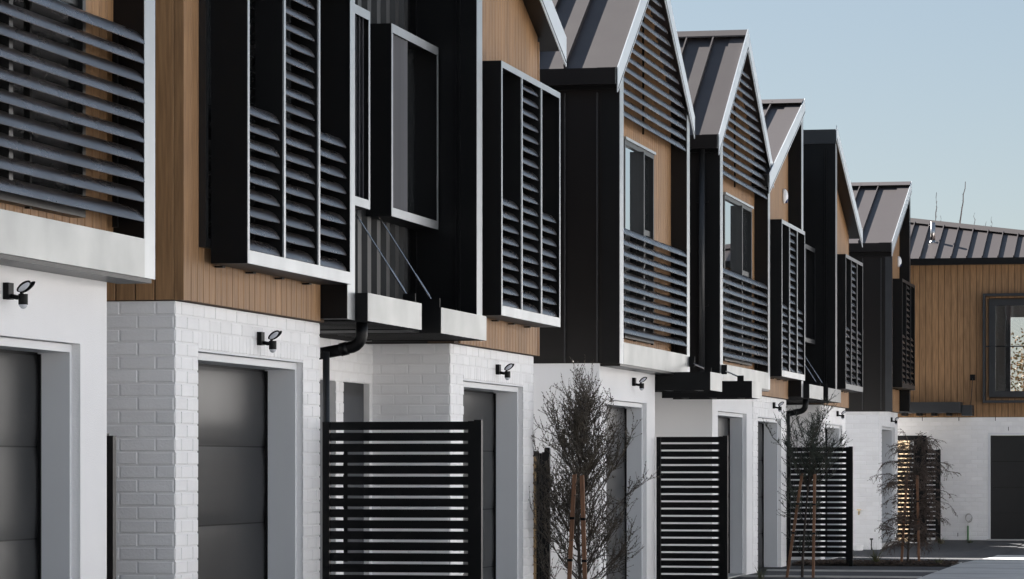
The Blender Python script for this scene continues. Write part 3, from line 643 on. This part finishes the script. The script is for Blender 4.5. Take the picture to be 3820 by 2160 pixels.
qbox('canopy', 'dark_trim', he, -6.9, -5.36, 67.75, YE - 0.006, 2.555, 2.77)
qbox('canopy', 'dark_trim', he, -5.355, -5.14, 67.95, YE - 0.006, 2.50, 2.71)
m = MB()
for k in range(5): m.box(-6.85 + 0.3 * k, -6.78 + 0.3 * k, 67.78, YE - 0.008, 2.50, 2.553)
m.build('canopy_joists', 'matt_black', he)
MB().tube([(-5.17, 67.98, 2.71), (-5.17, YE - 0.002, 3.28)], 0.006, 6).build('tie_rod', 'dark_trim', he)
qbox('rod_bracket', 'matt_black', he, -5.22, -5.12, YE - 0.02, YE - 0.002, 3.22, 3.34)

# ---------------------------------------------------------------- unseen row across the lane, added to bounce sunlight onto shaded fronts and reflections
OPP = [(-8 + 9 * k, 'a') for k in range(15)]
for k, (y, kind) in enumerate(OPP):
    X = 8.5; y1 = y + 8.2; yc = (y + y1) / 2
    t = thing('unseen_facing_house', 'unseen pale rendered house across the lane, added to bounce sunlight', 'house', (X, y, 0), 'unseen bounce houses across the lane')
    wl = MB(); wl.px([(y, -0.2), (y1, -0.2), (y1, 5.2), (yc, 7.0), (y, 5.2)], X, X + 7); wl.build('wall', 'stucco', t)
    for s_ in (-1, 1):
        e = yc + s_ * 4.4
        MB().px([(e, 5.15), (yc, 7.1), (yc, 7.25), (e, 5.3)], X - 0.2, X + 7.2).build('roof_slope', 'roof', t)
    qbox('garage_door', 'door', t, X - 0.03, X - 0.005, y + 1.0, y + 3.5, 0, 2.2); qbox('front_door', 'door_entry', t, X - 0.03, X - 0.005, y + 5.6, y + 6.5, 0, 2.1)
    for (a, b) in ((1.2, 3.0), (5.0, 6.8)):
        wf = qbox('window', 'frame', t, X - 0.05, X - 0.004, y + a, y + b, 3.2, 4.7); qbox('pane', 'glass', wf, X - 0.06, X - 0.051, y + a + 0.06, y + b - 0.06, 3.26, 4.64)

# ---------------------------------------------------------------- slatted screens at the entries
def screen(label, Y, X0, X1, zt, zb=0.06, pitch=0.0795, slat=0.060, extra=None):
    t = thing('slatted_screen', label, 'fence', (X0, Y, 0), 'black slatted screens between the entries')
    pw = 0.05
    posts = [(X0 + 0.004, X0 + 0.054), (X1 - 0.055, X1)]
    for k, (a, b) in enumerate(posts): qbox('post', 'fence_black', t, a, b, Y - 0.025, Y + 0.025, zb - 0.12, zt + (0.012 if k else 0.0))
    qbox('end_channel', 'fence_black', t, X1 - 0.10, X1 - 0.056, Y - 0.018, Y + 0.018, zb - 0.02, zt + 0.004)
    me = MB().box(0, X1 - X0 - 0.156, -0.010, 0.010, 0, slat).mesh('slat', 'fence_black')
    z = zt - slat
    while z > zb:
        piece('slat', me, t, (X0 + 0.055, Y, z)); z -= pitch
    return t
screen('black slatted screen fixed to the corner of the timber-flanked townhouse', 23.60, -6.49, -5.30, 1.815)
screen('black slatted screen fixed to the rendered townhouse behind the bushiest staked shrub', 38.06, -6.49, -5.66, 1.825, pitch=0.0835, slat=0.063)
screen('black slatted screen behind the sparse green staked shrub', 49.62, -6.49, -5.51, 1.765, pitch=0.0825, slat=0.062)
screen('black slatted screen beside the dark-flanked townhouse, behind the drooping brown shrub', 66.75, -6.9, -5.67, 1.80, zb=0.02, pitch=0.088, slat=0.066)
gt = thing('side_gate', 'tall black gate post and crossbar against the sunlit timber fence', 'gate', (-6.2, 67.1, -0.05))
qbox('gate_post', 'fence_black', gt, -6.22, -5.97, 67.0, 67.06, -0.06, 2.09)
qbox('crossbar', 'fence_black', gt, -6.95, -6.221, 67.0, 67.05, 1.99, 2.09)
# angled raw timber fence catching the sun behind that gate
pf = thing('paling_fence', 'raw timber paling fence glowing in the sun behind the tall gate post', 'fence', (-6.7, 68.4, -0.06))
me = MB().box(0, 0.10, -0.009, 0.009, 0, 2.06).mesh('paling', 'pine')
dx, dy = 0.309, -0.951
ang = math.atan2(dy, dx)
for k in range(13):
    piece('paling', me, pf, (-6.74 + dx * 0.104 * k, 68.46 + dy * 0.104 * k, -0.06), (0, 0, ang))
rl = MB().box(0, 1.34, 0.012, 0.05, 0, 0.09).mesh('rail', 'pine')
for z in (0.3, 1.6): piece('rail', rl, pf, (-6.74, 68.46, z), (0, 0, ang))

# narrow gaps between buildings
gf = thing('gap_fence', 'dark metal fence panel closing the gap beside the timber-flanked townhouse', 'fence', (-6.7, 19.5, 0))
qbox('panel', 'bronze', gf, -8.2, -6.725, 19.49, 19.51, 0.05, 1.66); qbox('post', 'bronze', gf, -6.722, -6.680, 19.47, 19.53, 0, 1.68)
qbox('cap_rail', 'bronze', gf, -8.2, -6.724, 19.47, 19.53, 1.662, 1.695)
tg = thing('gap_fence', 'black boarded fence with a raw tan timber post in the narrow gap', 'fence', (-6.75, 32.6, 0))
qbox('timber_post', 'pine', tg, -6.86, -6.765, 32.60, 32.69, 0, 1.585)
qbox('post_cap', 'matt_black', tg, -6.87, -6.762, 32.59, 32.70, 1.586, 1.64)
for k in range(3): qbox('board', 'matt_black', tg, -6.760 + 0.029 * k, -6.735 + 0.029 * k, 32.56, 32.585, 0, 1.63 - 0.01 * (k % 2))
pp = MB(); pp.box(-6.672, -6.62, 32.52, 32.58, 0, 1.66); pp.py([(-6.672, 1.66), (-6.62, 1.66), (-6.63, 1.675), (-6.662, 1.675)], 32.52, 32.58); pp.build('post', 'matt_black', tg)

# ---------------------------------------------------------------- sensor lights and alarm sounders
def ell(mb, c, ax, n1=10, n2=6):
    c = Vector(c); A = [Vector(a) for a in ax]; o = []
    for i in range(n2 + 1):
        th = math.pi * i / n2
        for j in range(n1):
            ph = 2 * math.pi * j / n1
            o.append(c + A[0] * (math.sin(th) * math.cos(ph)) + A[1] * (math.sin(th) * math.sin(ph)) + A[2] * math.cos(th))
    return mb.add(o, [(i * n1 + j, i * n1 + (j + 1) % n1, (i + 1) * n1 + (j + 1) % n1, (i + 1) * n1 + j) for i in range(n2) for j in range(n1)])
L0 = (-6.493, 21.96, 2.36)
def sensor_light():
    t = thing('sensor_light', 'x', 'wall light', L0, 'sensor lights above the garages')
    bx, by, bz = L0
    P = lambda x, y, z: (bx + x, by + y, bz + z)
    qbox('back_plate', 'matt_black', t, bx, bx + 0.045, by - 0.055, by + 0.055, bz - 0.06, bz + 0.065)
    MB().tube([P(0.045, 0, -0.035), P(0.09, 0, -0.045), P(0.135, 0, -0.045)], 0.018, 8).build('arm', 'matt_black', t, smooth=True)
    s = MB().tube([P(0.14, 0, -0.10), P(0.14, 0, -0.02)], 0.036, 14).build('sensor', 'matt_black', t, smooth=False)
    ell(MB(), P(0.14, 0, -0.10), ((0.033, 0, 0), (0, 0.033, 0), (0, 0, 0.032))).build('dome', 'lens', s, smooth=True)
    for k, dy in enumerate((-0.055, 0.05)):
        n = Vector((0.45, -0.62 if dy < 0 else 0.62, -0.62)).normalized(); u = Vector((0.78, 0, 0.62)); u = (u - n * u.dot(n)).normalized(); q = n.cross(u)
        c = Vector(P(0.165, dy, 0.035))
        hd = ell(MB(), c, (u * 0.066, q * 0.036, n * 0.016), 14, 6).build('lamp_head', 'matt_black', t, smooth=True)
        ell(MB(), c + n * 0.006, (u * 0.056, q * 0.028, n * 0.0135), 14, 6).build('lens', 'lens', hd, smooth=True)
        MB().tube([P(0.125, 0, -0.02), P(0.145, dy * 0.7, 0.03)], 0.012, 6).build('knuckle', 'matt_black', t)
    return t
def copy_tree(o, parent=None):
    c = o.copy(); col.objects.link(c)
    if parent: c.parent = parent
    for ch in list(o.children): copy_tree(ch, c)
    return c
p0 = sensor_light()
lights = [(p0, L0, 'sensor light on the brick above the garage of the timber-flanked townhouse'),
          (None, (-6.498, 17.16, 2.44), 'sensor light on the render beside the townhouse with the timber flank'),
          (None, (-6.493, 29.51, 2.36), 'sensor light on brick beside the pale-fronted entry canopies, nearest the bushy shrub'),
          (None, (-6.498, 36.55, 2.42), 'sensor light on smooth render above the bushy staked shrub'),
          (None, (-6.493, 48.08, 2.36), 'sensor light on brick, next to the rendered townhouse with a downpipe'),
          (None, (-6.493, 56.04, 2.36), 'sensor light on brick above the sparse green staked shrub'),
          (None, (-6.493, 65.12, 2.38), 'sensor light on brick above the drooping brown shrub')]
for src, loc, lab in lights:
    o = src or copy_tree(p0); o.location = loc; o.scale = (0.72, 0.72, 0.72); o['label'] = lab
for (y, z, lab) in ((48.82, 5.44, 'white alarm sounder on timber above the louvre box, next to louvred gable'), (66.0, 5.50, 'white alarm sounder on timber of the dark-flanked townhouse'),
                    (28.03, 4.99, 'white alarm sounder high on timber beside the pale fin, above a louvre box')):
    t = thing('alarm_sounder', lab, 'alarm', (-6.44, y, z), 'alarm sounders')
    mb = ell(MB(), (-6.43, y, z), ((0.06, 0, 0), (0, 0.075, 0), (0, 0, 0.11)), 16, 10)
    mb.v = [(max(x, -6.444), a, b) for x, a, b in mb.v]
    mb.build('cover', 'white_plastic', t, smooth=True)
    ell(MB(), (-6.40, y, z - 0.065), ((0.03, 0, 0), (0, 0.04, 0), (0, 0, 0.042)), 10, 6).build('strobe_lens', 'blue_lens', t, smooth=True)

# ---------------------------------------------------------------- staked shrubs
def shrub(label, base, H, rad, leaf, style, nb, seed):
    rs = random.Random(seed); bx, by, bz = base
    t = thing('staked_shrub', label, 'shrub', base, 'young staked shrubs')
    tr = MB(); cr = MB(); B = Vector(base)
    def trunk_pt(f): return B + Vector((0.05 * math.sin(3 * f + seed), 0.05 * math.cos(2.3 * f + seed), f * H * (0.86 if style != 'droop' else 0.9)))
    tr.tube([trunk_pt(k / 9) for k in range(10)], 0.020, 7, 0.006)
    def leaf_at(p, d):
        L = rs.uniform(0.010, 0.019); Wd = L * rs.uniform(0.25, 0.42)
        d = (d + Vector((rs.gauss(0, .6), rs.gauss(0, .6), rs.gauss(0, .6)))).normalized()
        s = d.cross(Vector((rs.gauss(0, 1), rs.gauss(0, 1), rs.gauss(0, 1))))
        if s.length < 1e-3: return
        s.normalize()
        cr.add([p, p + d * L * .5 + s * Wd, p + d * L, p + d * L * .5 - s * Wd], [(0, 1, 2, 3)])
    def twig(p, d, L, lv, dens):
        n = 5; pts = [p]; dd = d.copy(); pp = p.copy()
        for k in range(n):
            g = 0.10 if style != 'droop' else -0.28 * (k + 1) / n
            dd = (dd + Vector((rs.gauss(0, .16), rs.gauss(0, .16), rs.gauss(0, .12) + g))).normalized()
            pp = pp + dd * (L / n); pts.append(pp.copy())
        cr.tube(pts, 0.0028 if lv else 0.0042, 3, 0.0012, caps=False)
        m = int(L * dens)
        for k in range(m):
            f = rs.uniform(0.12, 1) * n; i = min(int(f), n - 1)
            leaf_at(pts[i].lerp(pts[i + 1], f - i), (pts[i + 1] - pts[i]).normalized())
        if lv == 0:
            for k in range(rs.randint(5, 9)):
                f = rs.uniform(0.2, 0.98) * n; i = min(int(f), n - 1)
                d2 = ((pts[i + 1] - pts[i]).normalized() + Vector((rs.gauss(0, .6), rs.gauss(0, .6), rs.gauss(0, .45) + (0.2 if style != 'droop' else -0.1)))).normalized()
                twig(pts[i].lerp(pts[i + 1], f - i), d2, L * rs.uniform(0.3, 0.6), 1, dens)
    for k in range(nb):
        f = (0.12 + 0.86 * (k + rs.random()) / nb) if style == 'bushy' else ((0.60 + 0.38 * rs.random()) if (style == 'sparse' and k < nb * 0.72) else 0.10 + 0.85 * rs.random())
        a = rs.uniform(0, 2 * math.pi)
        p = trunk_pt(f)
        prof = {'bushy': 0.95 if f < 0.55 else 0.95 - 0.55 * (f - 0.55) / 0.45, 'sparse': 0.45 + 0.6 * (f > 0.58), 'droop': 0.55 + 0.5 * math.sin(math.pi * f)}[style]
        L = rad * prof * rs.uniform(0.6, 1.25)
        up = {'bushy': 0.45 + 1.0 * f, 'sparse': 0.5 + 0.5 * f, 'droop': 0.75}[style]
        if f > 0.85 and style != 'droop': up += 1.0
        d = Vector((math.cos(a), math.sin(a), up)).normalized()
        pts = [p]; pp = p.copy(); dd = d.copy(); n = 6
        for j in range(n):
            g = 0.07 if style != 'droop' else -0.24 * (j + 1) / n
            dd = (dd + Vector((rs.gauss(0, .09), rs.gauss(0, .09), g))).normalized(); pp = pp + dd * (L / n); pts.append(pp.copy())
        tr.tube(pts, 0.0075, 5, 0.003, caps=False)
        dens = {'bushy': 62, 'sparse': 62, 'droop': 80}[style]
        for j in range(8 if style == 'bushy' else 7):
            q = rs.uniform(0.12, 1.0) * n; i = min(int(q), n - 1)
            d2 = ((pts[i + 1] - pts[i]).normalized() + Vector((rs.gauss(0, .55), rs.gauss(0, .55), rs.gauss(0, .4) + (0.25 if style != 'droop' else 0.05)))).normalized()
            twig(pts[i].lerp(pts[i + 1], q - i), d2, rad * rs.uniform(0.28, 0.62), 0, dens)
        twig(pts[-1], dd, rad * rs.uniform(0.3, 0.6), 0, dens)
    tr.build('trunk', 'bark', t, recalc=False); cr.build('crown', leaf, t, recalc=False)
    return t
def stake(label, base, top, wd=0.036):
    b, tp = Vector(base), Vector(top); h = wd / 2
    o = MB().prism([(b.x - h, b.y - h, b.z), (b.x + h, b.y - h, b.z), (b.x + h, b.y + h, b.z), (b.x - h, b.y + h, b.z)],
                   [(tp.x - h, tp.y - h, tp.z), (tp.x + h, tp.y - h, tp.z + 0.006), (tp.x + h, tp.y + h, tp.z + 0.006), (tp.x - h, tp.y + h, tp.z)])
    o = o.build('tree_stake', 'stake', None, at=base); tag(o, label, 'stake', 'tree stakes')
    for f in (0.45, 0.72):
        c = b.lerp(tp, f)
        tie = MB(); hh = h + 0.004; tie.box(c.x - hh, c.x + hh, c.y - hh, c.y + hh, c.z - 0.012, c.z + 0.012); tie.build('tie', 'matt_black', o)
    return o
shrub('bushy olive-brown staked shrub in front of the narrow gap with the tan post', (-6.06, 31.42, 0), 2.12, 0.66, 'leaf_a', 'bushy', 50, 3)
shrub('sparse dark green staked shrub with bare lower stem before a slatted screen', (-5.58, 44.6, 0), 2.12, 0.50, 'leaf_b', 'sparse', 32, 11)
shrub('drooping brown feathery staked shrub in the mulch bed', (-4.76, 50.75, 0), 2.12, 0.45, 'leaf_c', 'droop', 50, 5)
SL = '%s reddish hardwood stake holding the %s shrub'
stake(SL % ('leaning', 'bushy olive-brown'), (-6.123, 30.9, -0.05), (-6.049, 30.9, 1.41)); stake(SL % ('upright', 'bushy olive-brown'), (-5.925, 30.85, -0.05), (-5.968, 30.85, 1.40))
stake(SL % ('leaning', 'sparse green'), (-5.83, 44.5, -0.05), (-5.62, 44.5, 1.385)); stake(SL % ('upright', 'sparse green'), (-5.46, 44.4, -0.05), (-5.45, 44.5, 1.375))
stake(SL % ('leaning', 'drooping brown'), (-4.90, 50.7, -0.05), (-4.81, 50.7, 1.345)); stake(SL % ('upright', 'drooping brown'), (-4.62, 50.6, -0.05), (-4.66, 50.7, 1.345))

# ---------------------------------------------------------------- planting bed, tufts and small fittings
bed = MB().box(-6.44, -4.07, 49.72, 51.30, -0.15, 0.018).build('mulch_bed', 'soil', None); struct(bed)
rs = random.Random(2); mc = MB()
for k in range(2600):
    x, y, z = rs.uniform(-6.42, -4.09), rs.uniform(49.74, 51.28), rs.uniform(0.02, 0.045)
    a = rs.uniform(0, 6.28); l, wd, th = rs.uniform(.02, .055), rs.uniform(.008, .02), 0.008
    u = Vector((math.cos(a), math.sin(a), rs.uniform(-.4, .4))) * l; v = Vector((-math.sin(a), math.cos(a), rs.uniform(-.3, .3))) * wd; c = Vector((x, y, z)); q = Vector((0, 0, th))
    mc.add([c - u - v, c + u - v, c + u * .8 + v, c - u * .9 + v, c - u * .8 + q, c + u * .7 + q], [(0, 1, 5, 4), (1, 2, 5), (2, 3, 4, 5), (3, 0, 4), (3, 2, 1, 0)])
o = mc.build('bark_chips', 'mulch', None, recalc=False); o['label'] = 'dark bark chips covering the planting bed'; o['category'] = 'mulch'; o['kind'] = 'stuff'
def tuft(label, c, n, L, spread, seed, m='grass'):
    rs = random.Random(seed); mb = MB(); c = Vector(c)
    for k in range(n):
        a = rs.uniform(0, 6.28); le = L * rs.uniform(.5, 1.1); d = Vector((math.cos(a), math.sin(a), 0)); s = Vector((-d.y, d.x, 0)) * rs.uniform(.003, .007)
        p = c + d * rs.uniform(0, .05); lean = spread * rs.uniform(.3, 1.2); pts = []
        for j in range(5):
            f = j / 4; pts.append(p + d * (lean * le * f * f * 1.1 + .15 * le * f) + Vector((0, 0, le * (f - .45 * lean * f * f))))
        vs = [q for j, pt in enumerate(pts) for q in (pt - s * (1 - j / 4.3), pt + s * (1 - j / 4.3))]
        mb.add(vs, [(2 * j, 2 * j + 1, 2 * j + 3, 2 * j + 2) for j in range(4)])
    o = mb.build('grass_tuft', m, None, recalc=False, at=tuple(c)); tag(o, label, 'grass', 'grass tufts'); return o
tuft('arching strappy grass tuft left of the drooping shrub stakes', (-5.25, 50.35, 0.02), 70, 0.36, 0.9, 1)
tuft('small sparse grass tuft against the slatted screen post', (-5.62, 50.0, 0.02), 40, 0.24, 0.8, 2)
tuft('low green tuft at the lane edge of the mulch bed', (-4.28, 50.0, 0.02), 60, 0.15, 0.9, 3)
tuft('bright green upright tuft beside the driveway by the sparse shrub', (-6.10, 43.95, 0.0), 30, 0.22, 0.5, 4)
tuft('low tuft at the foot of the screen beside the timber-clad house', (-5.62, 66.3, -0.06), 60, 0.22, 1.0, 5)
tuft('flat green tuft on the gravel before the white brick end wall', (-5.1, 66.9, -0.06), 60, 0.13, 1.2, 6)
t = thing('garden_tap', 'small brass garden tap on the pale brick flank', 'tap', (-6.87, 62.95, 0.62))
MB().tube([(-6.87, 62.955, 0.62), (-6.87, 62.88, 0.62), (-6.87, 62.86, 0.57)], 0.014, 8).build('spout', 'brass', t); MB().box(-6.91, -6.83, 62.89, 62.905, 0.655, 0.668).box(-6.875, -6.865, 62.89, 62.905, 0.62, 0.655).build('handle', 'brass', t)
t = thing('drain_riser', 'short white drain riser with cap at the foot of the pale flank', 'pipe', (-6.85, 62.6, -0.1))
MB().tube([(-6.85, 62.6, -0.12), (-6.85, 62.6, -0.02)], 0.09, 16).build('pipe', 'white_plastic', t); MB().tube([(-6.85, 62.6, -0.02), (-6.85, 62.6, 0.005)], 0.10, 16).build('cap', 'white_plastic', t)
t = thing('water_riser', 'thin dark water riser beside the white drain cap', 'pipe', (-6.62, 62.75, -0.1))
MB().tube([(-6.62, 62.75, -0.12), (-6.62, 62.75, 0.10)], 0.012, 8).build('pipe', 'rib', t); MB().box(-6.65, -6.59, 62.735, 62.765, 0.10, 0.13).build('valve', 'rib', t)
t = thing('conduit_stub', 'green conduit stub with coiled grey cable on the white brick end wall', 'conduit', (-5.26, 68.4, -0.05))
MB().tube([(-5.26, 68.42, -0.08), (-5.26, 68.42, 0.27)], 0.02, 10).build('conduit', 'green_pvc', t)
cp = []
for k in range(64):
    a = k / 64 * 6.28 * 3.5; rr = 0.082 + 0.014 * math.sin(k * 0.37)
    cp.append((-5.25 + rr * math.cos(a) * 0.8, 68.43 + 0.02 * math.sin(k * .9), 0.42 + rr * math.sin(a)))
MB().tube([(-5.26, 68.42, 0.26), (-5.26, 68.42, 0.33)] + cp, 0.005, 5).build('coiled_cable', 'room', t)
# bare young tree behind the far roof, leafy one seen through the room
t = thing('bare_tree', 'leafless pale tree whose twigs stick up behind the far roof', 'tree', (-6.0, 75.5, 0))
tk = MB(); tk.tube([(-6.0, 75.5, -0.1), (-5.98, 75.5, 3.0)], 0.06, 8, 0.04)
for (x0, z0, x1, z1, r) in ((-6.55, 6.6, -6.50, 7.62, .012), (-6.02, 6.5, -5.86, 7.85, .016), (-5.62, 6.4, -5.67, 7.15, .008), (-5.50, 6.4, -5.40, 6.95, .008), (-5.33, 6.4, -5.26, 7.05, .008), (-6.5, 6.5, -6.40, 7.1, .007)):
    rs = random.Random(int(x0 * 100)); n = 9
    pts = [(-5.98, 75.5, 2.9), ((-5.98 + x0) / 2 , 75.5, 4.6)] + [(x0 + (x1 - x0) * k / n + rs.gauss(0, .012), 75.5, z0 + (z1 - z0) * k / n) for k in range(n + 1)]
    tk.tube(pts, r * 1.7, 6, r * .5)
    for k in range(7):
        p = Vector(pts[3 + k % 8]); tk.tube([p, p + Vector((rs.choice((-1, 1)) * 0.03, 0, 0.035))], 0.004, 4, 0.002)
tk.build('trunk', 'pale_bark', t, recalc=False)
t = thing('autumn_tree', 'small tree with golden leaves seen through the boxed window', 'tree', (-4.4, 77.5, 0))
rs = random.Random(9); tk = MB().tube([(-4.4, 77.5, -0.1), (-4.45, 77.5, 3.6)], 0.05, 7, 0.02); lf = MB()
for k in range(1300):
    c = Vector((-4.5 + rs.gauss(0, .38), 77.5 + rs.gauss(0, .4), 3.55 + rs.gauss(0, .55)))
    if c.z > 4.62: continue
    u = Vector((rs.gauss(0, 1), rs.gauss(0, 1), rs.gauss(0, 1))).normalized() * .05; v = u.cross(Vector((rs.gauss(0, 1), rs.gauss(0, 1), rs.gauss(0, 1)))).normalized() * .025
    lf.add([c - u, c + v, c + u, c - v], [(0, 1, 2, 3)])
tk.build('trunk', 'bark', t, recalc=False); lf.build('crown', 'gold_leaf', t, recalc=False)
